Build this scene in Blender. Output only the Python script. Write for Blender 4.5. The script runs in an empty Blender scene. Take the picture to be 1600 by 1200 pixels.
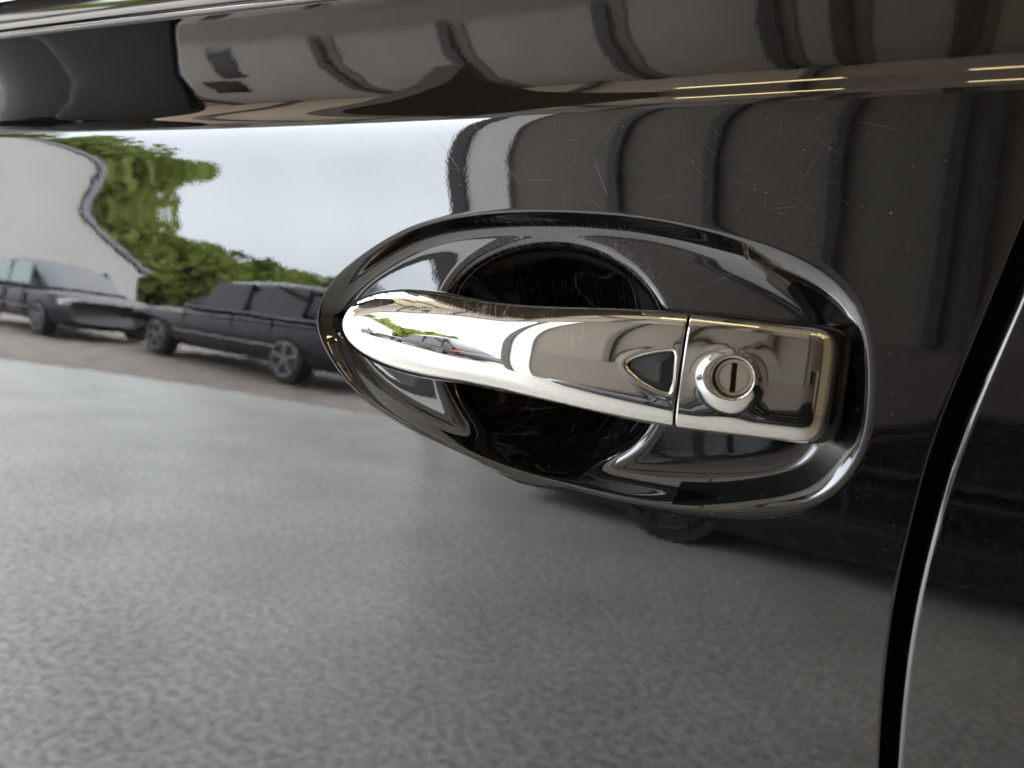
import bpy, bmesh, math, random
import numpy as np
from math import radians, sin, cos, pi, sqrt
from mathutils import Vector, Matrix

scene = bpy.context.scene
C = scene.collection

# ------------------------------------------------------------------ camera
YAW, PITCH, ROLL = radians(25), radians(8), radians(5)
fwd = Vector((-sin(YAW)*cos(PITCH), cos(YAW)*cos(PITCH), -sin(PITCH)))
rt = Vector((cos(YAW), sin(YAW), 0))
up = rt.cross(fwd)
R_ = rt*cos(ROLL) + up*sin(ROLL)
U_ = up*cos(ROLL) - rt*sin(ROLL)
cam_d = bpy.data.cameras.new('camera')
cam = bpy.data.objects.new('camera', cam_d)
C.objects.link(cam)
cam_loc = Vector((0, 0, 1.0)) - fwd*0.345
cam.matrix_world = Matrix(((R_.x, U_.x, -fwd.x, cam_loc.x), (R_.y, U_.y, -fwd.y, cam_loc.y),
                           (R_.z, U_.z, -fwd.z, cam_loc.z), (0, 0, 0, 1)))
cam_d.sensor_width = 36.0
cam_d.lens = 36.0*1155.0/1600.0
cam_d.clip_start = 0.01
cam_d.clip_end = 400.0
cam_d.dof.use_dof = True
cam_d.dof.focus_distance = 0.36
cam_d.dof.aperture_fstop = 9.5
scene.camera = cam

# ------------------------------------------------------------------ daylight outside, exposure
world = bpy.data.worlds.new('World')
scene.world = world
world.use_nodes = True
wn, wl = world.node_tree.nodes, world.node_tree.links
bg = wn['Background']
tc = wn.new('ShaderNodeTexCoord')
no = wn.new('ShaderNodeTexNoise'); no.inputs['Scale'].default_value = 3.0; no.inputs['Detail'].default_value = 4
cr = wn.new('ShaderNodeValToRGB')
cr.color_ramp.elements[0].position = 0.3; cr.color_ramp.elements[0].color = (0.74, 0.82, 0.93, 1)
cr.color_ramp.elements[1].position = 0.7; cr.color_ramp.elements[1].color = (0.95, 0.975, 1.0, 1)
wl.new(tc.outputs['Generated'], no.inputs['Vector']); wl.new(no.outputs['Fac'], cr.inputs['Fac'])
sx = wn.new('ShaderNodeSeparateXYZ'); wl.new(tc.outputs['Generated'], sx.inputs['Vector'])
mz = wn.new('ShaderNodeMath'); mz.operation = 'MAXIMUM'; mz.inputs[1].default_value = 0.0; wl.new(sx.outputs['Z'], mz.inputs[0])
ma = wn.new('ShaderNodeMath'); ma.operation = 'MULTIPLY_ADD'; ma.inputs[1].default_value = 2.0; ma.inputs[2].default_value = 1.0; wl.new(mz.outputs[0], ma.inputs[0])
ms = wn.new('ShaderNodeMath'); ms.operation = 'MULTIPLY'; ms.inputs[1].default_value = 13.0/3.0; wl.new(ma.outputs[0], ms.inputs[0])
wl.new(cr.outputs['Color'], bg.inputs['Color']); wl.new(ms.outputs[0], bg.inputs['Strength'])
vs = scene.view_settings
vs.view_transform = 'Standard'; vs.look = 'None'; vs.exposure = 0.0; vs.gamma = 1.0; vs.use_curve_mapping = False
scene.cycles.use_denoising = True
scene.cycles.max_bounces = 10
scene.cycles.diffuse_bounces = 4
scene.cycles.glossy_bounces = 6
scene.cycles.sample_clamp_indirect = 8.0
scene.cycles.caustics_reflective = False
scene.cycles.blur_glossy = 0.3

# ------------------------------------------------------------------ helpers
def mat(name, color=(0.5, 0.5, 0.5), rough=0.5, metal=0.0, ior=1.5, emit=None, estr=0.0):
    m = bpy.data.materials.new(name); m.use_nodes = True
    b = m.node_tree.nodes['Principled BSDF']
    b.inputs['Base Color'].default_value = (*color, 1)
    b.inputs['Roughness'].default_value = rough
    b.inputs['Metallic'].default_value = metal
    b.inputs['IOR'].default_value = ior
    if emit:
        b.inputs['Emission Color'].default_value = (*emit, 1)
        b.inputs['Emission Strength'].default_value = estr
    return m

def noise_color(m, c1, c2, scale, detail=4, lo=0.35, hi=0.65, second=None, rough=None):
    nt = m.node_tree; n = nt.nodes; l = nt.links; b = n['Principled BSDF']
    t = n.new('ShaderNodeTexCoord')
    x = n.new('ShaderNodeTexNoise'); x.inputs['Scale'].default_value = scale; x.inputs['Detail'].default_value = detail
    r = n.new('ShaderNodeValToRGB')
    r.color_ramp.elements[0].position = lo; r.color_ramp.elements[0].color = (*c1, 1)
    r.color_ramp.elements[1].position = hi; r.color_ramp.elements[1].color = (*c2, 1)
    l.new(t.outputs['Object'], x.inputs['Vector']); l.new(x.outputs['Fac'], r.inputs['Fac'])
    out = r.outputs['Color']
    if second:
        s2, a, bb = second
        y = n.new('ShaderNodeTexNoise'); y.inputs['Scale'].default_value = s2; y.inputs['Detail'].default_value = 5
        q = n.new('ShaderNodeValToRGB')
        q.color_ramp.elements[0].position = 0.35; q.color_ramp.elements[0].color = (a, a, a, 1)
        q.color_ramp.elements[1].position = 0.65; q.color_ramp.elements[1].color = (bb, bb, bb, 1)
        l.new(t.outputs['Object'], y.inputs['Vector']); l.new(y.outputs['Fac'], q.inputs['Fac'])
        mx = n.new('ShaderNodeMix'); mx.data_type = 'RGBA'; mx.blend_type = 'MULTIPLY'; mx.inputs['Factor'].default_value = 1
        l.new(out, mx.inputs['A']); l.new(q.outputs['Color'], mx.inputs['B'])
        out = mx.outputs['Result']
    l.new(out, b.inputs['Base Color'])
    return m

def bump(m, scale, strength, distance, detail=2, coords='Object', aniso=None):
    nt = m.node_tree; n = nt.nodes; l = nt.links; b = n['Principled BSDF']
    t = n.new('ShaderNodeTexCoord')
    x = n.new('ShaderNodeTexNoise'); x.inputs['Scale'].default_value = scale; x.inputs['Detail'].default_value = detail
    src = t.outputs[coords]
    if aniso:
        mp = n.new('ShaderNodeMapping'); mp.inputs['Scale'].default_value = aniso
        l.new(src, mp.inputs['Vector']); src = mp.outputs['Vector']
    l.new(src, x.inputs['Vector'])
    bp = n.new('ShaderNodeBump'); bp.inputs['Strength'].default_value = strength; bp.inputs['Distance'].default_value = distance
    l.new(x.outputs['Fac'], bp.inputs['Height']); l.new(bp.outputs['Normal'], b.inputs['Normal'])
    return m

def obj(name, verts, faces, m, parent=None, smooth=True):
    me = bpy.data.meshes.new(name)
    me.from_pydata([tuple(v) for v in verts], [], [tuple(f) for f in faces])
    me.update()
    if smooth:
        me.polygons.foreach_set('use_smooth', [True]*len(me.polygons))
    me.materials.append(m)
    o = bpy.data.objects.new(name, me); C.objects.link(o)
    if parent: o.parent = parent
    return o

def bmobj(name, bm, m, parent=None, smooth=False):
    me = bpy.data.meshes.new(name); bm.to_mesh(me); bm.free()
    if smooth: me.polygons.foreach_set('use_smooth', [True]*len(me.polygons))
    me.materials.append(m)
    o = bpy.data.objects.new(name, me); C.objects.link(o)
    if parent: o.parent = parent
    return o

def bx(bm, x0, x1, y0, y1, z0, z1, bev=0.0):
    r = bmesh.ops.create_cube(bm, size=1)
    for v in r['verts']:
        v.co = Vector(((x0+x1)/2+v.co.x*(x1-x0), (y0+y1)/2+v.co.y*(y1-y0), (z0+z1)/2+v.co.z*(z1-z0)))
    if bev:
        es = list({e for v in r['verts'] for e in v.link_edges})
        bmesh.ops.bevel(bm, geom=es, offset=bev, segments=2, affect='EDGES', profile=0.5)
    return bm

def box(name, x0, x1, y0, y1, z0, z1, m, parent=None, bev=0.0):
    return bmobj(name, bx(bmesh.new(), x0, x1, y0, y1, z0, z1, bev), m, parent)

def empty(name, loc=(0, 0, 0), rz=0.0):
    o = bpy.data.objects.new(name, None); C.objects.link(o)
    o.location = loc; o.rotation_euler = (0, 0, rz); o.empty_display_size = 0.05
    return o

def tag(o, label=None, cat=None, group=None, kind=None):
    if label: o['label'] = label
    if cat: o['category'] = cat
    if group: o['group'] = group
    if kind: o['kind'] = kind
    return o

def spline_closed(pts, n):
    P = np.array(pts); m = len(P)
    t = np.linspace(0, m, n, endpoint=False); i = t.astype(int); u = (t-i)[:, None]
    p0, p1, p2, p3 = P[(i-1) % m], P[i % m], P[(i+1) % m], P[(i+2) % m]
    return 0.5*((2*p1)+(p2-p0)*u+(2*p0-5*p1+4*p2-p3)*u**2+(3*p1-p0-3*p2+p3)*u**3)

def smooth_closed(P, sig, it=1):
    n = len(P); k = np.arange(-3*sig, 3*sig+1); w = np.exp(-0.5*(k/sig)**2); w /= w.sum()
    out = np.zeros_like(P)
    for kk, ww in zip(k, w): out += ww*np.roll(P, -int(kk), axis=0)
    return out

def sdf(poly, x, z):
    """signed distance, positive inside"""
    A = poly; B = np.roll(poly, -1, axis=0)
    sh = x.shape; px = x.ravel(); pz = z.ravel(); res = np.empty(len(px))
    for s in range(0, len(px), 20000):
        a = px[s:s+20000, None]; b = pz[s:s+20000, None]
        ex = B[None, :, 0]-A[None, :, 0]; ez = B[None, :, 1]-A[None, :, 1]
        wx = a-A[None, :, 0]; wz = b-A[None, :, 1]
        t = np.clip((wx*ex+wz*ez)/(ex*ex+ez*ez), 0, 1)
        d = np.min((wx-t*ex)**2+(wz-t*ez)**2, axis=1)
        cond = ((A[None, :, 1] > b) != (B[None, :, 1] > b)) & (a < ex*(b-A[None, :, 1])/np.where(ez == 0, 1e-12, ez)+A[None, :, 0])
        ins = (np.sum(cond, axis=1) % 2) == 1
        res[s:s+20000] = np.where(ins, 1, -1)*np.sqrt(d)
    return res.reshape(sh)

def integ(xs, slopes, n=4000, sig=0.0):
    """integrate a piecewise-linear slope table; returns f(x)"""
    g = np.linspace(xs[0], xs[-1], n); s = np.interp(g, xs, slopes)
    if sig > 0:
        h = g[1]-g[0]; k = max(1, int(3*sig/h)); w = np.exp(-0.5*(np.arange(-k, k+1)*h/sig)**2); w /= w.sum()
        s = np.convolve(np.pad(s, k, mode='edge'), w, mode='valid')
    y = np.concatenate([[0], np.cumsum((s[1:]+s[:-1])/2*(g[1]-g[0]))])
    return g, y

def pchip(x, y, q):
    x = np.asarray(x, float); y = np.asarray(y, float); h = np.diff(x); d = np.diff(y)/h
    m = np.zeros_like(y)
    m[1:-1] = np.where(d[:-1]*d[1:] > 0, 2*d[:-1]*d[1:]/np.where(np.abs(d[:-1]+d[1:]) < 1e-12, 1e-12, d[:-1]+d[1:]), 0)
    m[0] = d[0]; m[-1] = d[-1]
    i = np.clip(np.searchsorted(x, q)-1, 0, len(x)-2); t = (q-x[i])/h[i]
    return ((2*t**3-3*t**2+1)*y[i]+(t**3-2*t**2+t)*h[i]*m[i]+(-2*t**3+3*t**2)*y[i+1]+(t**3-t**2)*h[i]*m[i+1])

def gsm(a, sig):
    k = int(3*sig); w = np.exp(-0.5*(np.arange(-k, k+1)/sig)**2); w /= w.sum()
    return np.convolve(np.pad(a, k, mode='reflect', reflect_type='odd'), w, mode='valid')

def grid_faces(nr, nc, off=0, wrap=False):
    f = []
    for r in range(nr-1):
        for c in range(nc if wrap else nc-1):
            c2 = (c+1) % nc
            f.append((off+r*nc+c, off+r*nc+c2, off+(r+1)*nc+c2, off+(r+1)*nc+c))
    return f

def path_tube(pts, rad, seg=8):
    V = []; F = []; n = len(pts)
    for i, p in enumerate(pts):
        p = Vector(p); a = Vector(pts[max(i-1, 0)]); b = Vector(pts[min(i+1, n-1)]); d = (b-a).normalized()
        u = d.orthogonal().normalized(); w = d.cross(u)
        for k in range(seg):
            t = 2*pi*k/seg; V.append(p+u*cos(t)*rad+w*sin(t)*rad)
    return V, grid_faces(n, seg, 0, True)

# ------------------------------------------------------------------ materials
def make_paint(name, base, ior, rough=0.012, peel=True):
    m = mat(name, base, rough, 0, ior)
    nt = m.node_tree; n = nt.nodes; l = nt.links; b = n['Principled BSDF']
    t = n.new('ShaderNodeTexCoord')
    # metallic flake sparkle below the clear coat
    v = n.new('ShaderNodeTexVoronoi'); v.inputs['Scale'].default_value = 2600
    l.new(t.outputs['Object'], v.inputs['Vector'])
    sp = n.new('ShaderNodeSeparateColor'); l.new(v.outputs['Color'], sp.inputs['Color'])
    r = n.new('ShaderNodeValToRGB')
    r.color_ramp.elements[0].position = 0.80; r.color_ramp.elements[0].color = (*base, 1)
    r.color_ramp.elements[1].position = 1.0; r.color_ramp.elements[1].color = (0.035, 0.035, 0.037, 1)
    l.new(sp.outputs['Red'], r.inputs['Fac']); l.new(r.outputs['Color'], b.inputs['Base Color'])
    if peel:
        x = n.new('ShaderNodeTexNoise'); x.inputs['Scale'].default_value = 650; x.inputs['Detail'].default_value = 1.0
        y = n.new('ShaderNodeTexNoise'); y.inputs['Scale'].default_value = 60; y.inputs['Detail'].default_value = 1
        l.new(t.outputs['Object'], x.inputs['Vector']); l.new(t.outputs['Object'], y.inputs['Vector'])
        b1 = n.new('ShaderNodeBump'); b1.inputs['Strength'].default_value = 1; b1.inputs['Distance'].default_value = 0.0000035
        b2 = n.new('ShaderNodeBump'); b2.inputs['Strength'].default_value = 1; b2.inputs['Distance'].default_value = 0.00002
        l.new(x.outputs['Fac'], b1.inputs['Height']); l.new(y.outputs['Fac'], b2.inputs['Height'])
        l.new(b2.outputs['Normal'], b1.inputs['Normal']); l.new(b1.outputs['Normal'], b.inputs['Normal'])
    return m

M = {}
M['paint'] = make_paint('black_car_paint', (0.0035, 0.0038, 0.0045), 2.2)
M['chrome'] = mat('chrome', (0.68, 0.665, 0.635), 0.02, 1.0)
M['trim'] = mat('trim_chrome', (0.20, 0.19, 0.18), 0.06, 1.0)
M['rubber'] = mat('black_rubber', (0.012, 0.012, 0.012), 0.6)
M['plastic'] = bump(mat('grained_black_plastic', (0.02, 0.019, 0.019), 0.55), 1600, 1.0, 0.0005, 2)
M['gloss_black'] = mat('gloss_black_plastic', (0.006, 0.006, 0.006), 0.06)
M['steel'] = bump(mat('worn_lock_steel', (0.50, 0.44, 0.37), 0.38, 1.0), 1500, 0.5, 0.0001, 3)
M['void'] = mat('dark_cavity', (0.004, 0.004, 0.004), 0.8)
M['glass'] = mat('tinted_glass', (0.01, 0.012, 0.012), 0.02)
M['scratch'] = mat('scratched_clearcoat', (0.30, 0.30, 0.31), 0.45, 0.5)
M['dust'] = mat('dust', (0.45, 0.44, 0.42), 0.9)

# ------------------------------------------------------------------ door skin profile
ZC = 1.1215                                       # height of the shoulder crease
PW = [-0.75, -0.40, -0.22, -0.170, -0.130, -0.100, -0.075, -0.055, -0.035, -0.022, -0.013, -0.008, -0.003, 0.000, 0.003, 0.007, 0.015, 0.030, 0.050, 0.060, 0.075]
PB = [-7.0, -0.5, 0.9, 1.4, 1.9, 2.9, 4.0, 4.7, 1.4, -0.8, 1.0, 3.5, 9.0, 22.0, 30.0, 19.0, 13.0, 9.0, 6.5, 5.5, 12.0]
pg = np.linspace(PW[0], PW[-1], 9000)
def _gauss(a, sig):
    h = pg[1]-pg[0]; k = int(3*sig/h); w = np.exp(-0.5*(np.arange(-k, k+1)*h/sig)**2); w /= w.sum()
    return np.convolve(np.pad(a, k, mode='edge'), w, mode='valid')
_s = np.interp(pg, PW, np.tan(np.radians(PB)))
_t = np.clip((-0.009-pg)/0.010, 0, 1); _t = _t*_t*(3-2*_t)
_s = _gauss(_s, 0.0012)*(1-_t)+_gauss(_s, 0.0055)*_t
py_ = np.concatenate([[0], np.cumsum((_s[1:]+_s[:-1])/2*(pg[1]-pg[0]))])
py_ = py_ - np.interp(-0.105, pg, py_)
RX = 14.0
_cx = np.linspace(-0.8, 0.7, 600)
_cz = np.interp(_cx, [-0.8, -0.20, -0.10, 0.0, 0.06, 0.12, 0.18, 0.30, 0.7], [-0.001, 0.0, 0.0018, 0.0042, 0.0060, 0.0080, 0.0102, 0.013, 0.02])
_k = np.exp(-0.5*(np.arange(-45, 46)/15.0)**2); _k /= _k.sum(); _cz = np.convolve(np.pad(_cz, 45, mode='edge'), _k, mode='valid')
def Fskin(x, z):
    w = z - ZC - np.interp(x, _cx, _cz)          # the crease rises slightly towards the rear
    return np.interp(w, pg, py_) + (x-0.02)**2/(2*RX)

OUT = [(-0.1171,1.0214), (-0.1127,1.0336), (-0.1038,1.0442), (-0.0922,1.0532), (-0.0771,1.0627), (-0.0625,1.0699), (-0.0412,1.0760), (-0.0077,1.0800), (0.0235,1.0806), (0.0469,1.0799), (0.0664,1.0778), (0.0877,1.0742), (0.1055,1.0702), (0.1204,1.0649), (0.1315,1.0591), (0.1393,1.0513), (0.1443,1.0421), (0.1475,1.0304), (0.1495,1.0159), (0.1501,1.0024), (0.1483,0.9913), (0.1434,0.9801), (0.1353,0.9714), (0.1240,0.9658), (0.1069,0.9613), (0.0860,0.9581), (0.0607,0.9570), (0.0365,0.9574), (0.0039,0.9598), (-0.0243,0.9637), (-0.0507,0.9695), (-0.0747,0.9776), (-0.0937,0.9876), (-0.1086,1.0020), (-0.1157,1.0131)]
BOWL = [(-0.0461,1.0347), (-0.0397,1.0462), (-0.0298,1.0553), (-0.0149,1.0626), (0.0029,1.0666), (0.0188,1.0666), (0.0314,1.0642), (0.0438,1.0591), (0.0533,1.0529), (0.0630,1.0423), (0.0678,1.0256), (0.0698,1.0090), (0.0656,0.9907), (0.0587,0.9790), (0.0505,0.9719), (0.0389,0.9655), (0.0265,0.9619), (0.0135,0.9607), (-0.0003,0.9628), (-0.0128,0.9663), (-0.0261,0.9738), (-0.0362,0.9845), (-0.0428,0.9966), (-0.0482,1.0153)]
OUTP = smooth_closed(spline_closed(OUT, 420), 7)
BOWLP = smooth_closed(spline_closed(BOWL, 360), 9)
dg, dd = integ([-0.0007, 0.0, 0.0007, 0.0014, 0.0045, 0.0075, 0.0110, 0.016, 0.03, 0.08], [0, 0.45, 1.15, 1.3, 1.2, 0.55, 0.10, 0.03, 0.01, 0.0], 8000, 0.00025)
dg2, dd2 = integ([-0.0025, 0.0003, 0.0040, 0.0080, 0.0125, 0.0170, 0.022, 0.03, 0.08], [0, 0.30, 0.52, 0.68, 0.52, 0.16, 0.03, 0.01, 0.0], 8000, 0.0005)
bg_, bd = integ([-0.0065, -0.0025, 0.0005, 0.0035, 0.0060, 0.0600, 0.07], [0, 0.16, 0.85, 2.0, 1.75, 0.0, 0.0], 4000, 0.0006)
def dish(x, z):
    so = sdf(OUTP, x, z); sb = sdf(BOWLP, x, z)
    q = np.clip(so/0.014, 0, 1); q = q*q*(3-2*q); qx = np.clip((x+0.03)/0.08, 0, 1); qx = qx*qx*(3-2*qx)
    r = np.clip((x-0.055)/0.075, 0, 1); r = r*r*(3-2*r)
    return np.interp(so, dg, dd)*(1-r) + np.interp(so, dg2, dd2)*r + np.interp(sb, bg_, bd) - 0.045*(z-1.045)*q*qx
def surf(x, z):
    x = np.atleast_1d(np.asarray(x, float)); z = np.atleast_1d(np.asarray(z, float))
    return Fskin(x, z) + dish(x, z)

GL = np.array([(0.235,1.30), (0.2085,1.18), (0.1942,1.1162), (0.1880,1.0860), (0.1850,1.0710), (0.1815,1.0538), (0.1769,1.0317), (0.1733,1.0147), (0.1705,0.9998), (0.1690,0.9738), (0.1675,0.9524), (0.1672,0.9340), (0.1684,0.9069), (0.1717,0.8706), (0.185, 0.78), (0.22, 0.66), (0.30, 0.45)])
def gap_x(z):
    zz = np.linspace(0.45, 1.30, 800); xx = gsm(pchip(GL[::-1, 1], GL[::-1, 0], zz), 14)
    return np.interp(z, zz, xx)
def gap_w(z): return np.interp(z, [0.6, 0.87, 1.0, 1.10, 1.2], [0.0052, 0.0055, 0.0074, 0.0080, 0.0080])

XD = 0.1525
def axis_lines(lo, hi, dense):
    """monotone sample positions; dense = [(a, b, step)], coarse 5 mm elsewhere"""
    out = [lo]; x = lo
    while x < hi-1e-9:
        st = 0.005
        for a, b, s in dense:
            if a-1e-9 <= x < b: st = min(st, s)
        nx = x+st
        for a, b, s in dense:
            if x < a < nx: nx = a
        x = min(nx, hi); out.append(x)
    return np.array(out)
xs = axis_lines(-0.75, XD, [(-0.122, XD, 0.00055), (-0.42, -0.122, 0.002)])
zs = axis_lines(0.52, 1.192, [(0.953, 1.086, 0.00055), (1.086, 1.192, 0.0007), (0.85, 0.953, 0.002)])
tt = np.linspace(0, 1, 36)[1:]

front_door = empty('front_car_door', (0, 0, 0.52))
tag(front_door, 'glossy black front car door with chrome handle in a scooped oval recess', 'car door')
def local(V, o): return V - np.array(o.location)

X0 = np.repeat(xs[None, :], len(zs), 0); Zg = np.repeat(zs[:, None], len(xs), 1)
gx = gap_x(zs)[:, None]
X1 = XD + (gx-XD)*tt[None, :]; Z1 = np.repeat(zs[:, None], len(tt), 1)
Y0 = Fskin(X0, Zg)
ix = (xs > -0.125); iz = (zs > 0.950) & (zs < 1.090)
sub = np.ix_(iz, ix)
Y0[sub] += dish(X0[sub], Zg[sub])
Y1 = Fskin(X1, Z1)
# folded rear edge of the door
er = 0.0016
ang = np.linspace(0, pi/2, 7)[1:]
Xe = np.concatenate([gx + er*np.sin(ang)[None, :], gx+er+np.zeros((1, 1)), gx+er-0.001*np.ones((1, 1))], 1)
ye = Fskin(gx, zs[:, None])
Ye = np.concatenate([ye + er*(1-np.cos(ang))[None, :], ye+0.011, ye+0.02], 1)
Ze = np.repeat(zs[:, None], Xe.shape[1], 1)
XX = np.concatenate([X0, X1, Xe], 1); YY = np.concatenate([Y0, Y1, Ye], 1); ZZ = np.concatenate([Zg, Z1, Ze], 1)
V = np.stack([XX, YY, ZZ], -1).reshape(-1, 3)
skin = obj('door_skin', local(V, front_door), grid_faces(len(zs), XX.shape[1]), M['paint'], front_door)

# rear door across the shut line
rear_door = empty('rear_car_door', (0.3, 0, 0.52))
tag(rear_door, 'glossy black rear car door beyond the dark curved shut line', 'car door')
zr = axis_lines(0.52, 1.192, [(1.086, 1.192, 0.0012), (0.85, 1.086, 0.003)])
gr = (gap_x(zr)+gap_w(zr)+er)[:, None]
tr = np.linspace(0, 1, 90)[None, :]**1.6
er2 = 0.0026
ang2 = np.linspace(pi/2, 0, 9)
Xa = np.concatenate([gr+0.001+0*gr, gr+0*gr, gr+er2*(1-np.sin(ang2))[None, :], gr+er2+(0.62-gr-er2)*tr[:, 1:]], 1)
yr = Fskin(gr+er2, zr[:, None])
Ya = np.concatenate([yr+0.02, yr+0.012, yr+er2*(1-np.cos(ang2))[None, :], np.zeros((len(zr), tr.shape[1]-1))], 1)
Za = np.repeat(zr[:, None], Xa.shape[1], 1)
n0 = 2+len(ang2)
Ya[:, n0:] = Fskin(Xa[:, n0:], Za[:, n0:])
obj('door_skin', local(np.stack([Xa, Ya, Za], -1).reshape(-1, 3), rear_door), grid_faces(len(zr), Xa.shape[1]), M['paint'], rear_door)

# dark stand-in for the car body, added to block light behind the doors
body_blk = box('dark_body_block', -0.80, 0.70, 0.075, 0.50, 0.50, 1.17, M['void'])
tag(body_blk, 'dark stand-in for the car body, added to block light behind the shut line', 'car body stand-in')

# belt trim, seal and glass above the skin
def bar(name, prof, m, parent, x0, x1, n=40):
    prof = np.array(prof); X = np.linspace(x0, x1, n); V = []
    for x in X:
        off = Fskin(np.array([x]), np.array([1.10]))[0]-Fskin(np.array([0.02]), np.array([1.10]))[0]
        for (y, z) in prof: V.append((x, y+off, z))
    return obj(name, local(np.array(V), parent), grid_faces(n, len(prof)), m, parent)
yt = float(Fskin(np.array([0.02]), np.array([1.183]))[0])
def trim_prof(z0, z1, dep, proud):
    t = np.linspace(0, 1, 26)
    z = z0+(z1-z0)*(0.5-0.5*np.cos(pi*t)); y = dep-proud*np.sin(pi*t)**0.55
    return list(zip(y, z))
for par, a, b in ((front_door, -0.75, 0.205), (rear_door, 0.216, 0.62)):
    bar('belt_trim', trim_prof(1.1900, 1.2135, yt+0.006, 0.008), M['trim'], par, a, b)
    bar('trim_lip', trim_prof(1.1855, 1.1897, yt+0.006, 0.0075), M['trim'], par, a, b)
    bar('window_seal', trim_prof(1.2130, 1.2245, yt+0.012, 0.006), M['rubber'], par, a, b)
    bar('window_glass', [(yt+0.014, 1.2205), (yt+0.02, 1.28), (yt+0.05, 1.38)], M['glass'], par, a, b)

# ------------------------------------------------------------------ chrome handle
TOP = [(-0.0999,1.0159), (-0.0987,1.0226), (-0.0934,1.0290), (-0.0838,1.0340), (-0.0724,1.0375), (-0.0575,1.0394), (-0.0429,1.0396), (-0.0287,1.0388), (-0.0149,1.0380), (-0.0017,1.0379), (0.0234,1.0388), (0.0469,1.0402), (0.0636,1.0407), (0.0810,1.0408), (0.0976,1.0406), (0.1122,1.0403), (0.1400,1.0394)]
BOT = [(-0.0999,1.0159), (-0.0971,1.0109), (-0.0902,1.0054), (-0.0754,0.9997), (-0.0601,0.9971), (-0.0465,0.9964), (-0.0320,0.9968), (-0.0198,0.9974), (-0.0044,0.9970), (0.0120,0.9964), (0.0247,0.9959), (0.0400,0.9951), (0.0519,0.9947), (0.0662,0.9944), (0.0812,0.9944), (0.0956,0.9949), (0.1107,0.9956), (0.1400,0.9968)]
stretch = lambda pts: [(x-0.0062*min(1, max(0, (-0.05-x)/0.05)), z) for x, z in pts]
TOP, BOT = stretch(TOP), stretch(BOT)
XT, XE = TOP[0][0], 0.1400
def outline(pts, x):
    p = np.array(pts); t = np.sqrt(np.clip((p[:, 0]-XT)/(XE-XT), 0, 1)); q = np.linspace(0, 1, 900)
    z = pchip(t, p[:, 1], q); z = gsm(z, 12)
    return np.interp(np.sqrt(np.clip((x-XT)/(XE-XT), 0, 1)), q, z)
def yfront(x):   # y of the crest of the handle
    return np.interp(x, *FRONT)
xf = np.linspace(XT, XE, 600)
FRONT = (xf, gsm(pchip([XT, -0.095, -0.077, -0.05, -0.02, 0.02, 0.06, 0.10, 0.14], [0.0035, -0.0025, -0.0075, -0.0125, -0.0160, -0.0182, -0.0188, -0.0184, -0.0170], xf), 10))
def ybase(x):
    return np.interp(x, [-0.0999, -0.08, -0.05, -0.02, 0.14], [0.0050, 0.0030, 0.0, -0.0035, -0.0035])
def yback(x):
    return np.interp(x, [-0.0999, -0.06, -0.045, -0.03, 0.06, 0.075, 0.14], [0.009, 0.0105, 0.009, 0.0045, 0.0045, 0.0065, 0.0065])
def section(p, n, aspect):
    f = np.linspace(0, 2*pi, 6000, endpoint=False)
    a = np.sign(np.cos(f))*np.abs(np.cos(f))**(2/p); b = np.sign(np.sin(f))*np.abs(np.sin(f))**(2/p)
    d = np.hypot(np.diff(a, append=a[:1]), aspect*np.diff(b, append=b[:1])); s = np.concatenate([[0], np.cumsum(d)[:-1]])
    q = np.linspace(0, d.sum(), n, endpoint=False)
    return np.interp(q, s, a), np.interp(q, s, b)
NR = 320
def loft(xarr, scale_w, scale_f, pexp, grow=0.0, yb=None, yf=None):
    V = np.zeros((len(xarr), NR, 3))
    for i, x in enumerate(xarr):
        zt, zb = outline(TOP, x), outline(BOT, x)
        zm = (zt+zb)/2; hw = (zt-zb)/2*scale_w[i]+grow*scale_w[i]
        y0 = ybase(x); f = ((y0-yfront(x)) if yf is None else (y0-yf))*scale_f[i]; k = ((yback(x)-y0) if yb is None else (yb-y0))
        a, b = section(pexp[i], NR, max(f, 1e-4)/max(hw, 1e-4))
        V[i, :, 0] = x; V[i, :, 2] = zm+hw*a; V[i, :, 1] = np.where(b > 0, y0-f*b, y0-k*b)
        kf = np.clip((x+0.04)/0.10, 0, 1); kf = kf*kf*(3-2*kf)   # the face leans back slightly and is lightly crowned
        V[i, :, 1] += np.where(b > 0, (0.085*hw*a+kf*0.0015*a*a)*b, 0)
    return V
def cap(V, r): return [tuple(range(r*NR, r*NR+NR))]

SEAM_A, SEAM_B = 0.0806, 0.0816
# grip
tg = np.linspace(0.012, 1, 430)
xg = XT+(SEAM_A-XT)*tg**1.55
rnd = 0.0007
def edge_round(x, e):   # rounded end over the last rnd metres
    d = np.clip((rnd-np.abs(e-x))/rnd, 0, 1)
    return 1-np.sqrt(np.clip(1-d*d, 0, 1))
xg = np.concatenate([xg[xg < SEAM_A-rnd], SEAM_A-rnd*np.cos(np.linspace(0, pi/2, 8))])
er_ = edge_round(xg, SEAM_A)
tip = np.clip((xg-XT)/0.004, 0, 1)
sf = 1-er_*0.03
pe = np.interp(xg, [-0.1, -0.05, 0.0, 0.08], [2.0, 2.3, 3.2, 7.0])
G = loft(xg, 1-er_*0.02, sf, pe)
TRI = [(0.0580,1.0177), (0.0642,1.0224), (0.0743,1.0254), (0.0778,1.0254), (0.0785,1.0204), (0.0786,1.0099), (0.0755,1.0089), (0.0667,1.0117)]
TRIP = smooth_closed(spline_closed(TRI, 160), 5)
fr = G[:, :, 1] < (ybase(xg)[:, None]-0.002)
msk = fr & (G[:, :, 0] > 0.050)
st = sdf(TRIP, G[:, :, 0][msk], G[:, :, 2][msk])
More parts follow.
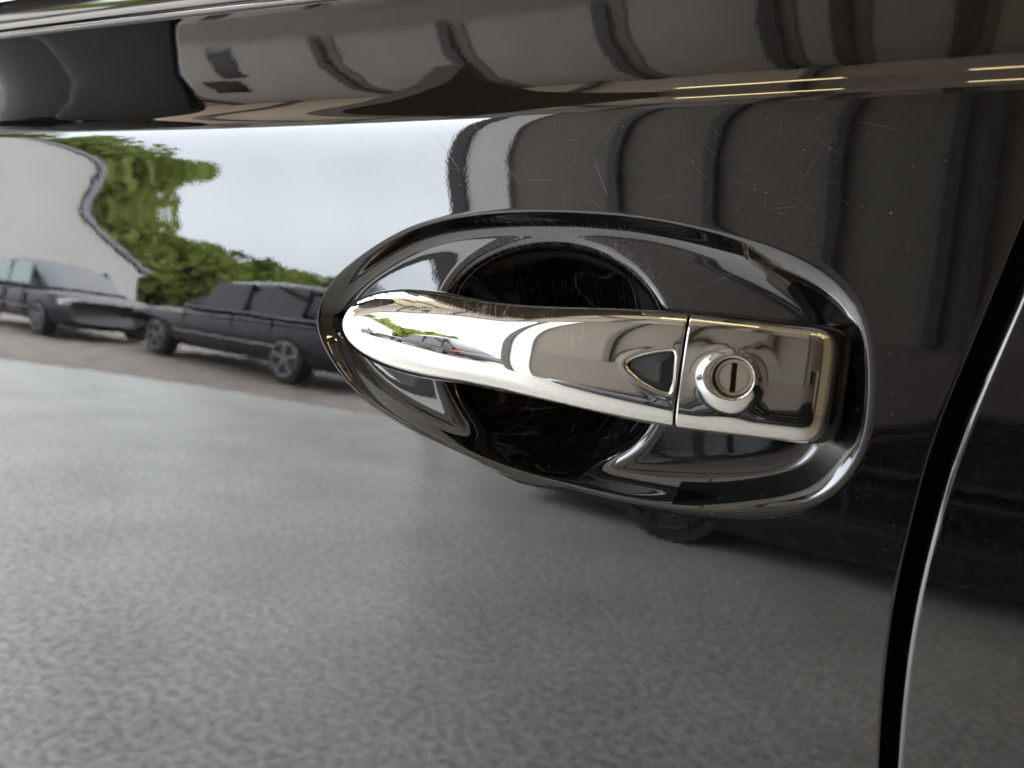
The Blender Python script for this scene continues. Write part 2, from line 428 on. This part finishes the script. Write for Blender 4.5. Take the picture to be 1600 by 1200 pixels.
dep = np.interp(st, [-0.0045, -0.0030, -0.0012, -0.0002, 0.0006, 0.0013, 0.01], [0, -0.00003, -0.0002, -0.0001, 0.0006, 0.0026, 0.0028])
tmp = G[:, :, 1].copy(); tmp[msk] += dep; G[:, :, 1] = tmp
faces = grid_faces(len(xg), NR, 0, True)+cap(G, 0)+cap(G, len(xg)-1)
grip = obj('handle_grip', local(G.reshape(-1, 3), front_door), faces, M['chrome'], front_door)

# sensor button in the triangular recess
inner = spline_closed(TRI, 72); cen = inner.mean(0)
BT = smooth_closed(inner, 3)
BT = cen+(BT-cen)*0.92
apex = np.array([0.0735, 1.0168])
Vb = []; nb = len(BT)
yb_ = yfront(0.07)
for (s, dy) in ((1.0, 0.0035), (1.0, 0.0016), (0.965, 0.0011), (0.90, 0.0009)):
    for q in BT: 
        c = apex+(q-apex)*s; Vb.append((c[0], yb_+dy+0.0002*np.hypot(*(q-apex))/0.01, c[1]))
r1 = np.array([0.0735, 1.0205]); r2 = np.array([0.0737, 1.0130])
for q in BT:
    u = 0.42; tz = np.clip((q[1]-r2[1])/(r1[1]-r2[1]), 0, 1); c = r2+(r1-r2)*tz
    c = c+(q-c)*0.05; Vb.append((c[0], yb_-0.0012, c[1]))
fb = [f for f in grid_faces(5, nb, 0, True)]+[tuple(range(4*nb, 5*nb))]
obj('sensor_button', local(np.array(Vb), grip) - np.array(front_door.location), fb, M['plastic'], grip, smooth=False)

# lock cover
CX1 = 0.1375
uu = np.concatenate([rnd*(1-np.cos(np.linspace(0, pi/2, 8))), np.linspace(rnd, CX1-SEAM_B-0.012, 170)[1:], (CX1-SEAM_B)-0.012*(1-np.linspace(0, 1, 80)[1:])**2])
xc = SEAM_B+uu
er_ = edge_round(xc, SEAM_B)
nn = 2.6; s = np.clip((xc-(CX1-0.012))/0.012, 0, 0.99999)
e = (1-s**nn)**(1/nn)
sw = (1-er_*0.02)*(1-0.55*(1-e)); sfc = (1-er_*0.03)*np.maximum(e, 0.02)
K = loft(xc, sw, sfc, np.full(len(xc), 8.0))
LX, LZ = 0.1013, 1.0181
fr = K[:, :, 1] < -0.006
rho = np.hypot(K[:, :, 0]-LX, K[:, :, 2]-LZ)
fla = np.hypot(np.where(K[:, :, 0] < LX, (K[:, :, 0]-LX)*0.80, (K[:, :, 0]-LX)*1.05), (K[:, :, 2]-LZ))
bmp = -pchip([0, 0.0083, 0.0088, 0.0098, 0.0115, 0.0140, 0.0185, 0.1], [0.0012, 0.0012, 0.00115, 0.0008, 0.00036, 0.0001, 0.0, 0.0], np.clip(fla, 0, 0.099))
rec = np.interp(rho, [0, 0.0066, 0.0072, 0.0077, 0.0082], [0.0100, 0.0098, 0.0094, 0.0006, 0.0])
tmp = K[:, :, 1].copy(); tmp[fr] += (bmp+rec)[fr]; K[:, :, 1] = tmp
cover = obj('lock_cover', local(K.reshape(-1, 3), front_door), grid_faces(len(xc), NR, 0, True)+cap(K, 0)+cap(K, len(xc)-1), M['chrome'], front_door)
off_c = np.array(front_door.location)
ylk = yfront(LX)
def disc(name, r, y0, y1, m, parent, ring=None, seg=64, bev=0.0003):
    prof = [(r, y1), (r, y0+bev), (r-bev, y0)] + ([(ring, y0), (ring, y1)] if ring else [])
    V = []
    for k in range(seg):
        t = 2*pi*k/seg
        for (q, y) in prof: V.append((LX+q*cos(t), y, LZ+q*sin(t)))
    n = len(prof); F = []
    for k in range(seg):
        k2 = (k+1) % seg
        for j in range(n-1): F.append((k*n+j, k2*n+j, k2*n+j+1, k*n+j+1))
    if not ring: F.append(tuple(k*n+n-1 for k in range(seg)))
    return obj(name, np.array(V)-off_c, F, m, parent, smooth=False)
disc('lock_sleeve', 0.0071, ylk+0.0022, ylk+0.006, M['steel'], cover, ring=0.0058)
# key cylinder face with an open keyway: built as two half discs around the slot
def half_disc(side):
    V = []; hwid = 0.0011; r = 0.0056; tl = radians(2)
    a0 = math.asin(hwid/r); ang = np.linspace(-pi/2+a0, pi/2-a0, 40)
    pts = [(r*cos(a), r*sin(a)) for a in ang]
    pts = [(side*x, z) for x, z in pts]
    rot = lambda p: (LX+p[0]*cos(tl)-p[1]*sin(tl), LZ+p[0]*sin(tl)+p[1]*cos(tl))
    ya, yb2 = ylk+0.0025, ylk+0.0065
    n = len(pts); V = [(rot(p)[0], ya, rot(p)[1]) for p in pts]+[(rot(p)[0], yb2, rot(p)[1]) for p in pts]
    F = [tuple(range(n))]+[(i, (i+1) % n, n+(i+1) % n, n+i) for i in range(n)]
    return V, F
Vh, Fh = half_disc(1); V2, F2 = half_disc(-1)
Fh = Fh+[tuple(i+len(Vh) for i in f) for f in F2]; Vh = Vh+V2
obj('key_cylinder', np.array(Vh)-off_c, Fh, M['steel'], cover, smooth=False)
obj('keyway', np.array([(LX-0.002, ylk+0.0062, LZ-0.0056), (LX+0.002, ylk+0.0062, LZ-0.0056), (LX+0.002, ylk+0.0062, LZ+0.0056), (LX-0.002, ylk+0.0062, LZ+0.0056)])-off_c, [(0, 1, 2, 3)], mat('keyway_brass', (0.05, 0.035, 0.02), 0.6, 0.5), cover)

# black gasket under the lock cover
xk = np.concatenate([np.linspace(0.070, 0.128, 60), 0.1412-0.0132*(1-np.linspace(0, 1, 40)[1:])**2])
s = np.clip((xk-0.128)/0.0132, 0, 0.99999); e = (1-s**3.0)**(1/3.0)
Kg = loft(xk, (1-0.55*(1-e)), np.maximum(e, 0.05), np.full(len(xk), 5.0), grow=0.0012, yb=0.0125, yf=-0.0085)
obj('handle_gasket', local(Kg.reshape(-1, 3), front_door), grid_faces(len(xk), NR, 0, True)+cap(Kg, 0)+cap(Kg, len(xk)-1), M['gloss_black'], front_door)
# wing mirror further forward on the same door (seen mirrored above the crease)
def superell(cx, cy, cz, ax, ay, az_, p, nu=36, nv=24):
    V = []
    for i in range(nv+1):
        ph = -pi/2+pi*i/nv
        for j in range(nu):
            t = 2*pi*j/nu; sg = lambda c: np.sign(c)*abs(c)**(2/p)
            V.append((cx+ax*sg(cos(ph))*sg(cos(t)), cy+ay*sg(cos(ph))*sg(sin(t)), cz+az_*sg(sin(ph))))
    return np.array(V), grid_faces(nv+1, nu, 0, True)
mV, mF = superell(-0.75, -0.17, 1.365, 0.07, 0.13, 0.09, 2.1)
mV[:, 0] += 0.55*(mV[:, 2]-1.365)
mir = obj('wing_mirror', mV-off_c, mF, M['paint'], front_door)
gV, gF = superell(-0.684, -0.17, 1.365, 0.008, 0.105, 0.068, 2.1)
gV[:, 0] += 0.55*(gV[:, 2]-1.365)
obj('mirror_glass', gV-off_c, gF, mat('mirror_glass', (0.30, 0.30, 0.31), 0.02, 1.0), mir)
sV, sF = path_tube([(-0.70, -0.06, 1.31), (-0.70, 0.0, 1.26), (-0.70, 0.06, 1.24)], 0.03, 16)
obj('mirror_stalk', np.array(sV)-off_c, sF, M['plastic'], mir)
# fine scratches and dust on the clear coat
rs = np.random.RandomState(11)
def ribbons(name, lines, m, parent, lift=0.00003):
    V = []; F = []
    for pts, w in lines:
        P = np.array(pts); n = len(P)
        y = surf(P[:, 0], P[:, 1])-lift
        T = np.gradient(P, axis=0); T /= np.linalg.norm(T, axis=1)[:, None]+1e-12; N = np.stack([-T[:, 1], T[:, 0]], 1)
        ww = w*np.sin(np.linspace(0.12, pi-0.12, n))[:, None]
        a, b = P+N*ww, P-N*ww; o = len(V)
        for k in range(n): V += [(a[k, 0], y[k], a[k, 1]), (b[k, 0], y[k], b[k, 1])]
        F += [(o+2*k, o+2*k+1, o+2*k+3, o+2*k+2) for k in range(n-1)]
    o = obj(name, np.array(V)-off_c, F, m, parent); o['kind'] = 'stuff'
    return o
def streak(x, z, ang, L, curv, n=9):
    t = np.linspace(-0.5, 0.5, n); a = ang+curv*t
    dx = np.cos(a)*L/n; dz = np.sin(a)*L/n
    return np.stack([x+np.cumsum(dx)-dx.sum()/2, z+np.cumsum(dz)-dz.sum()/2], 1)
L_ = []
for (a, b, w) in (((-0.0552, 1.1144), (-0.0388, 1.0968), 0.00007), ((-0.0346, 1.1192), (-0.0055, 1.0903), 0.00009), ((0.0269, 1.1046), (0.0360, 1.0873), 0.00007), ((-0.0085, 1.0932), (0.015, 1.0940), 0.00003), ((0.068, 1.046), (0.098, 1.062), 0.00003)):
    q = np.linspace(0, 1, 40)[:, None]; L_.append((np.array(a)+(np.array(b)-np.array(a))*q+rs.normal(0, 0.00006, (40, 2)), w))
for _ in range(60):
    L_.append((streak(rs.uniform(-0.06, 0.14), rs.uniform(1.083, 1.118), rs.uniform(0, pi), rs.uniform(0.003, 0.018), rs.normal(0, 0.3), 24), rs.uniform(0.00001, 0.00003)))
# nail marks on the ledge around the bowl
bc = np.array([0.0112, 1.0137])
for _ in range(330):
    th = rs.normal(1.25, 0.62); rim = np.array([0.0585*cos(th), 0.053*sin(th)])
    c = bc+rim*(1+abs(rs.normal(0.02, 0.10)))
    if c[1] < 1.043: continue
    L_.append((streak(c[0], c[1], th+rs.normal(0.25, 0.45), rs.uniform(0.002, 0.010), rs.normal(0, 0.7), 14), rs.uniform(0.000012, 0.00004)))
for _ in range(120):   # hairlines inside the scoop, above and below the grip
    upz = rs.rand() < 0.5
    c = (rs.uniform(-0.025, 0.058), rs.uniform(1.040, 1.052)) if upz else (rs.uniform(-0.02, 0.055), rs.uniform(0.970, 0.996))
    L_.append((streak(c[0], c[1], rs.normal(1.45 if upz else 1.3, 0.35), rs.uniform(0.003, 0.014), rs.normal(0, 0.6), 14), rs.uniform(0.000015, 0.000045)))
L_.append((streak(0.0535, 0.985, 1.0, 0.007, 0.1, 10), 0.00012))
for _ in range(90):   # buffing swirls low on the door
    th = rs.uniform(0.2, 1.5); rr_ = rs.uniform(0.05, 0.13)
    L_.append((streak(-0.40+rr_*cos(th), 0.66+rr_*1.3*sin(th), th+pi/2, rs.uniform(0.006, 0.02), 0.25, 12), rs.uniform(0.000008, 0.00002)))
ribbons('scratches', L_, M['scratch'], skin)
D_ = []
for _ in range(420):
    x, z = rs.uniform(-0.40, 0.165), rs.uniform(0.80, 1.18); d = rs.uniform(0.00005, 0.00018)
    if rs.rand() < 0.6: x, z = rs.uniform(-0.10, 0.165), rs.uniform(0.95, 1.12)
    D_.append((streak(x, z, rs.uniform(0, pi), d*rs.uniform(1.5, 4), 0, 4), d))
ribbons('dust_specks', D_, M['dust'], skin)
# hairline scratches on the chrome grip
V = []; F = []
for _ in range(150):
    i = int(np.clip(rs.normal(250, 50), 120, 400)); j0 = rs.randint(18, 60); n = rs.randint(5, 22); dr = rs.normal(0, 0.35)
    P = []
    for k in range(n):
        ii = int(np.clip(round(i+dr*k), 0, len(xg)-2)); jj = j0+k
        p = G[ii, jj]; tn = np.cross(G[ii+1, jj]-G[ii, jj], G[ii, jj+1]-G[ii, jj]); tn /= np.linalg.norm(tn)+1e-12
        if tn[1] > 0: tn = -tn
        P.append(p+tn*0.00003)
    P = np.array(P); w = rs.uniform(0.00002, 0.00005); o = len(V)
    for k in range(n): V += [P[k]+np.array([w, 0, 0]), P[k]-np.array([w, 0, 0])]
    F += [(o+2*k, o+2*k+1, o+2*k+3, o+2*k+2) for k in range(n-1)]
o = obj('hairline_scratches', np.array(V)-off_c, F, mat('scratched_chrome', (0.8, 0.8, 0.8), 0.5, 0.6), grip); o['kind'] = 'stuff'
# ------------------------------------------------------------------ the garage the paint mirrors
M['floor'] = noise_color(mat('speckled_concrete', rough=0.35), (0.44, 0.425, 0.39), (0.88, 0.855, 0.80), 38, 6, 0.34, 0.66, second=(2.0, 0.82, 1.0))
M['pave'] = noise_color(mat('pavement', rough=0.8), (0.24, 0.20, 0.17), (0.34, 0.29, 0.25), 3, 5)
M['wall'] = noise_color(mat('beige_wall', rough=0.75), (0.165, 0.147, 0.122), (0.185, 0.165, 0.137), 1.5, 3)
M['white'] = mat('white_paint', (0.75, 0.74, 0.72), 0.5)
M['darkpost'] = mat('dark_steel_post', (0.05, 0.047, 0.045), 0.5)
M['wallpost'] = mat('wall_post', (0.065, 0.058, 0.05), 0.6)
M['rail'] = mat('wall_rail', (0.17, 0.15, 0.125), 0.6)
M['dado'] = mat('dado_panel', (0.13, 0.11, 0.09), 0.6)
M['ceil'] = noise_color(mat('ceiling_panel', rough=0.8), (0.66, 0.57, 0.44), (0.72, 0.62, 0.48), 2, 3)
M['beam'] = mat('ceiling_beam', (0.22, 0.19, 0.16), 0.6)
M['lamp'] = mat('lamp_tube', (0.9, 0.8, 0.5), 0.5, emit=(1.0, 0.76, 0.40), estr=10)
M['screen'] = mat('black_screen', (0.01, 0.01, 0.01), 0.15)
M['carblack'] = mat('vehicle_black', (0.006, 0.006, 0.007), 0.05)
M['cardark'] = mat('vehicle_dark_blue', (0.012, 0.014, 0.02), 0.05)
M['cglass'] = mat('vehicle_glass', (0.30, 0.42, 0.38), 0.03)
M['cglassd'] = mat('vehicle_glass_dark', (0.01, 0.012, 0.012), 0.03)
M['tyre'] = mat('tyre', (0.008, 0.008, 0.008), 0.6)
M['rim'] = mat('alloy_rim', (0.30, 0.30, 0.31), 0.4, 1.0)
M['rimd'] = mat('dark_alloy_rim', (0.03, 0.03, 0.032), 0.35, 1.0)
M['red'] = mat('red_lens', (0.45, 0.02, 0.02), 0.2)
M['lens'] = mat('clear_lens', (0.7, 0.7, 0.7), 0.1)
M['bark'] = mat('bark', (0.08, 0.06, 0.045), 0.9)
M['leafa'] = mat('leaves', (0.22, 0.27, 0.08), 0.6); M['leafb'] = mat('leaves_light', (0.33, 0.38, 0.10), 0.6)
M['bldg'] = noise_color(mat('render_wall', rough=0.85), (0.58, 0.56, 0.53), (0.62, 0.60, 0.57), 0.5, 3)
M['roofm'] = mat('grey_roof', (0.30, 0.31, 0.33), 0.6)

XE_ = -2.0                                            # hall roof cut short here to let daylight onto the floor
YF, XL, XR, YB, ZT = -5.6, -26.0, 8.0, 3.5, 7.5       # front wall, side walls, back wall, ceiling
DX0, DX1, DH = -26.0, -3.45, 4.6                     # big open doorway
def S(o): return tag(o, kind='structure')
fp = [(XR, YB), (-30.0, YB), (-30.0, 6.0), (-14.0, -0.6), (-9.3, -3.1), (-7.1, -4.5), (-6.0, -4.9), (-4.3, -5.2), (-3.2, YF-0.15), (XR, YF-0.15)]
fp = [p for p in fp if p != (-30.0, 6.0)]; fp[1] = (-20.0, YB)
n = len(fp)
S(obj('floor', [(x, y, 0) for x, y in fp]+[(x, y, -0.05) for x, y in fp], [tuple(range(n))]+[(i, (i+1) % n, n+(i+1) % n, n+i) for i in range(n)], M['floor'], smooth=False))
S(box('ceiling', XE_, XR, YF-0.25, YB, ZT, ZT+0.2, M['ceil']))
S(box('ceiling', XL, XE_, YF-0.25, -2.3, ZT, ZT+0.2, M['ceil']))  # roof strip added to keep sky out of the upper door's reflection
S(box('added_sky_blocker', XE_-0.2, XE_-0.001, -2.6, YB, 3.25, ZT-0.001, M['wall']))  # unseen panel added to block high sky and darken the hall floor
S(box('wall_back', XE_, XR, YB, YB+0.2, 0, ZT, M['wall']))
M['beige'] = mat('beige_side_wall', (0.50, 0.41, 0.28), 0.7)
S(box('wall_right', XR, XR+0.2, YF, YB, 0, ZT, M['beige']))
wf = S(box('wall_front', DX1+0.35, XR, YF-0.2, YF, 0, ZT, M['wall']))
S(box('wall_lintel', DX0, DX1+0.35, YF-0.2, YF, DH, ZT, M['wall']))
dj = empty('doorway_frame', (DX1, YF, 0)); S(dj)
box('jamb', -0.02, 0.16, -0.25, 0.10, 0, DH, M['darkpost'], dj)
box('pilaster', 0.17, 0.60, -0.22, 0.06, 0, DH, M['white'], dj)
box('head', DX0-DX1, 0.6, -0.24, 0.06, DH+0.002, DH+0.14, M['white'], dj)
# pilasters and rails on the front wall
for x in (-1.85, -1.05, -0.12, 0.64, 0.86, 1.9, 2.9, 3.9, 4.9, 6.0):
    S(box('wall_post', x-0.045, x+0.045, YF+0.001, YF+0.09, 1.451, 4.879, M['wallpost']))
for x in (-9.2, -6.0, -4.2, -2.45, -0.95, -0.36, 0.60, 1.6, 3.2, 4.8, 6.4):
    S(box('wall_post', x-0.10, x+0.06, YF+0.001, YF+0.12, 5.021, ZT-0.001, M['wallpost']))
    S(box('wall_post', x+0.061, x+0.20, YF+0.001, YF+0.06, 5.021, ZT-0.001, M['rail']))
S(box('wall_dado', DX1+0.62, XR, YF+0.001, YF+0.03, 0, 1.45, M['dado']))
S(box('wall_rail', DX0, XR, YF+0.001, YF+0.10, 4.88, 5.02, M['rail']))
M['upper'] = noise_color(mat('upper_wall_lighter', rough=0.7), (0.30, 0.27, 0.245), (0.34, 0.31, 0.28), 1.5, 3)  # lighter tone than the wall below
UP = (-26.0, -9.2, -6.0, -4.2, -2.45, -0.95, -0.36, 0.60, 1.6, 3.2, 4.8, 6.4)
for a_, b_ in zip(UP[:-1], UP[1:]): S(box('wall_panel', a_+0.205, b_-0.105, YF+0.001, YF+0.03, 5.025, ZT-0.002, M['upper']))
# pictures, notice boards
def framed(name, x, z, w, h, label):
    o = empty(name, (x, YF+0.012, z)); tag(o, label, 'panel')
    box('frame', -w/2, w/2, -0.01, 0.03, 0, h, M['darkpost'], o); box('screen', -w/2+0.03, w/2-0.03, 0.031, 0.04, 0.03, h-0.03, M['screen'], o)
framed('wall_screen', 2.4, 1.5, 0.75, 0.5, 'black wall screen mirrored in the grip, nearest the doorway')
framed('wall_screen', 3.4, 1.5, 0.5, 0.5, 'black wall screen mirrored between two dark posts')
framed('wall_screen', -7.75, 5.12, 0.45, 0.42, 'small black box on the wall above the doorway')
framed('wall_screen', -8.15, 5.62, 0.7, 0.45, 'wide black box high on the wall above the doorway')
wd = empty('glazed_door', (5.2, YF+0.01, 0)); tag(wd, 'white framed glazed door in the beige wall behind the low car', 'door')
box('door_frame', -0.45, 0.45, -0.005, 0.05, 0, 2.1, M['white'], wd); box('door_glass', -0.35, 0.35, 0.051, 0.056, 0.9, 2.0, M['lens'], wd)
# ceiling beams and lights
for i in range(13): S(box('ceiling_beam', XL+1.2+i*2.4, XL+1.32+i*2.4, YF+0.001, YB, ZT-0.22, ZT-0.001, M['beam']))
lamp0 = None
k = 0
for x, y in ((2.8, -1.2), (4.8, -1.2), (6.8, -1.2), (-1.1, -3.2), (1.3, -3.2), (3.4, -3.2), (5.5, -3.2)):
    if True:
        k += 1; o = empty('ceiling_light', (x, y, ZT-0.30)); tag(o, 'first second third first second third fourth'.split()[k-1]+' warm ceiling light from the doorway in the row '+('over the door' if y > -2 else 'over the low black car'), 'ceiling light', 'fluorescent lights under the ceiling')
        box('housing', -0.75, 0.75, -0.12, 0.12, 0.03, 0.08, M['white'], o); box('tube', -0.72, 0.72, -0.09, 0.09, 0.0, 0.028, M['lamp'], o)
# ------------------------------------------------------------------ vehicles
def rsec(hw, z0, z1, n=28, p=4.5, taper=0.0):
    f = np.linspace(0, 2*pi, n, endpoint=False)
    a = np.sign(np.cos(f))*np.abs(np.cos(f))**(2/p); b = np.sign(np.sin(f))*np.abs(np.sin(f))**(2/p)
    return [(hw*(1-taper*(bb+1)/2)*aa, (z0+z1)/2+(z1-z0)/2*bb) for aa, bb in zip(a, b)]
def loft_x(st, p, taper=0.0):
    V = []; n = 28
    for (x, hw, z0, z1) in st: V += [(x, y, z) for y, z in rsec(hw, z0, z1, n, p, taper)]
    F = grid_faces(len(st), n, 0, True)+[tuple(range(n)), tuple(range((len(st)-1)*n, len(st)*n))]
    return V, F
def vehicle(name, loc, rz, L, H, W, paint, glass, label, hood=0.62, coupe=False):
    o = empty(name, (*loc, 0), rz); tag(o, label, 'car', 'parked vehicles mirrored in the paint')
    belt = H*0.60; hw = W/2; gc = 0.06 if coupe else 0.20
    st = [(-L/2, hw*0.80, gc+.12, belt*0.80), (-L/2+.12, hw*0.93, gc, belt*0.90), (-L*0.36, hw, gc, belt*0.96), (0, hw, gc, belt), (L*0.36, hw, gc, belt*(1.0 if not coupe else 0.97)), (L/2-.12, hw*0.93, gc, belt*0.96), (L/2, hw*0.82, gc+.12, belt*0.85)]
    V, F = loft_x(st, 5.0); obj('body', V, F, M[paint], o)
    a, b = -L*0.24, (L*0.46 if not coupe else L*0.36)
    st = [(a, hw*0.86, belt-0.05, belt+0.02), (a+(b-a)*0.25, hw*0.88, belt-0.05, H*0.97), (a+(b-a)*0.5, hw*0.88, belt-0.05, H), (a+(b-a)*0.85, hw*0.87, belt-0.05, H*0.97), (b, hw*0.84, belt-0.05, belt+0.06)]
    V, F = loft_x(st, 5.0, 0.20); cab = obj('cabin', V, F, M[paint], o)
    for s in (-1, 1):
        for (u0, u1) in ((0.20, 0.46), (0.49, 0.80)):
            x0, x1 = a+(b-a)*u0, a+(b-a)*u1; z0, z1 = belt+0.03, H*0.93
            y0, y1 = s*hw*0.885, s*hw*0.775
            Vw = [(x0-(0.10 if u0 < .3 else 0), y0, z0), (x1, y0, z0), (x1-0.03, y1, z1), (x0+0.12, y1, z1)]
            Vw = Vw+[(x, y-s*0.06, z) for x, y, z in Vw]
            obj('window', Vw, [(0, 1, 2, 3), (0, 1, 5, 4), (1, 2, 6, 5), (2, 3, 7, 6), (3, 0, 4, 7)], M[glass], o, smooth=False)
        bm = bmesh.new(); bx(bm, -L*0.22, L*0.26, s*hw-0.02, s*hw+0.012, belt*0.50, belt*0.54); bmobj('side_trim', bm, M['tyre' if coupe else 'rim'], o)
        bm = bmesh.new(); bx(bm, -L*0.20, L*0.44, s*hw*0.90-0.02, s*hw*0.90+0.012, belt-0.01, belt+0.02); bmobj('window_trim', bm, M['tyre' if coupe else 'rim'], o)
        for dx in (-L*0.17, L*0.06, L*0.23):
            bm = bmesh.new(); bx(bm, dx-0.006, dx+0.006, s*hw-0.03, s*hw+0.003, gc+0.15, belt-0.05); bmobj('door_seam', bm, M['tyre'], o)
        for wx in (-L*0.31, L*0.30):
            w = empty('wheel', (wx, s*(hw-(0.125 if coupe else 0.10)), 0.27 if coupe else 0.34)); w.parent = o; w.scale = (0.8, 1, 0.8) if coupe else (1, 1, 1)
            bm = bmesh.new(); bmesh.ops.create_cone(bm, cap_ends=True, segments=32, radius1=0.34, radius2=0.34, depth=0.22, matrix=Matrix.Rotation(pi/2, 4, 'X')); bmobj('tyre', bm, M['tyre'], w)
            bm = bmesh.new()
            for kk in range(5):
                m4 = Matrix.Translation((0, s*0.12, 0)) @ Matrix.Rotation(kk*2*pi/5, 4, 'Y') @ Matrix.Translation((0, 0, 0.12)) @ Matrix.Diagonal((0.05, 0.02, 0.24, 1))
                bmesh.ops.create_cube(bm, size=1, matrix=m4)
            V, F = path_tube([(0.245*cos(t), s*0.12, 0.245*sin(t)) for t in np.linspace(0, 2*pi, 33)], 0.018, 6)
            vs_ = [bm.verts.new(v) for v in V]
            for f in F:
                try: bm.faces.new([vs_[i] for i in f])
                except ValueError: pass
            bmobj('rim', bm, M['rimd' if coupe else 'rim'], w)
        bm = bmesh.new(); bx(bm, -L/2+0.02, -L/2+0.22, s*hw*0.78-0.16, s*hw*0.78+0.10, belt*0.68, belt*0.82, 0.02); bmobj('headlight', bm, M['lens'], o)
        bm = bmesh.new(); bx(bm, L/2-0.16, L/2+0.0, s*hw*0.78-0.14, s*hw*0.78+0.12, belt*0.72, belt*0.92, 0.02); bmobj('tail_light', bm, M['red'], o)
    return o
vehicle('parked_car', (-7.5, -7.5), radians(9), 5.2, 1.62, 1.9, 'carblack', 'cglassd', 'black estate car parked outside the open doorway')
vehicle('parked_car', (-12.9, -7.4), radians(188), 4.4, 1.60, 1.85, 'cardark', 'cglass', 'dark car with pale green windows at the far edge of the reflection')
vehicle('parked_car', (1.25, -3.9), radians(6), 5.6, 0.94, 1.75, 'carblack', 'cglassd', 'low black car parked opposite inside the garage', coupe=True)

# ------------------------------------------------------------------ outside
S(box('ground', -150, 150, -220, 120, -0.25, -0.02, M['pave']))
b = empty('white_building', (-26.0, -15.2, 0), radians(-59)); tag(b, 'pale rendered shed with sloping grey roof beyond the parked cars', 'building')
prof = [(-12, 0), (2.6, 0), (2.6, 2.3), (-2.2, 6.6), (-12, 8.2)]      # local x runs along the gable
V = [(x, y, z) for y in (0, -9) for x, z in prof]; n = len(prof)
obj('wall', V, [tuple(range(n)), tuple(range(2*n-1, n-1, -1))]+[(i, (i+1) % n, n+(i+1) % n, n+i) for i in range(n)], M['bldg'], b, smooth=False)
rp = [(2.9, 2.25), (-2.2, 6.62), (-12, 8.22), (-12, 8.42), (-2.1, 6.82), (2.95, 2.42)]
V = [(x, y, z) for y in (0.12, -9.3) for x, z in rp]; n = len(rp)
obj('roof', V, [tuple(range(n)), tuple(range(2*n-1, n-1, -1))]+[(i, (i+1) % n, n+(i+1) % n, n+i) for i in range(n)], M['roofm'], b, smooth=False)
box('gutter', 2.6, 2.8, -9, 0, 2.05, 2.2, M['white'], b)
rng = random.Random(5)
def tree(loc, h, r, label):
    t = empty('tree', (*loc, 0)); tag(t, label, 'tree', 'trees beyond the parked cars')
    V, F = path_tube([(0, 0, 0), (0.1, 0, h*0.3), (-0.1, 0.1, h*0.6), (0, 0, h*0.85)], 0.18, 8); obj('trunk', V, F, M['bark'], t)
    V = []; F = []; clumps = []
    for i in range(26):
        a = rng.uniform(0, 2*pi); zz = rng.uniform(0.12, 1.0); rr = r*sqrt(max(0, 1-((zz-0.55)/0.55)**2))*rng.uniform(0.2, 0.95)
        clumps.append((rr*cos(a), rr*sin(a), h*zz, rng.uniform(0.3, 0.5)*r))
    for (cx, cy, cz, cr_) in clumps:
        for j in range(110):
            d = Vector((rng.gauss(0, 1), rng.gauss(0, 1), rng.gauss(0, 1))).normalized()*cr_*rng.uniform(0.6, 1.05)
            p = Vector((cx, cy, cz))+d; u = Vector((rng.gauss(0, 1), rng.gauss(0, 1), rng.gauss(0, 1))).normalized(); w = u.orthogonal().normalized(); q = rng.uniform(0.22, 0.42)
            n = len(V); V += [p-u*q, p+w*q*0.6, p+u*q, p-w*q*0.6]; F.append((n, n+1, n+2, n+3))
    obj('crown', V, F, M['leafa'] if rng.random() < 0.55 else M['leafb'], t, smooth=False)
ORD = 'first second third fourth fifth sixth seventh eighth ninth tenth eleventh twelfth thirteenth'.split()
TREES = []
for az, el, rr in ((66, 13, 3.6), (63, 13, 3.6), (60, 12, 3.6), (57.5, 10, 3.4), (55.2, 7.5, 3.2), (53, 5.6, 2.8), (51, 5.4, 2.6), (49, 5.1, 2.5), (47, 4.8, 2.4), (45, 4.4, 2.3), (43, 4.0, 2.2), (41, 3.5, 2.1), (39, 3.0, 2.0)):
    rg = 44+3*math.sin(az); TREES.append((-rg*sin(radians(az)), -rg*cos(radians(az)), 1+rg*math.tan(radians(el)), rr))
for i, (x, y, h, r) in enumerate(TREES):
    tree((x, y), h, r, ORD[i]+' green tree counted from the shed along the treeline')
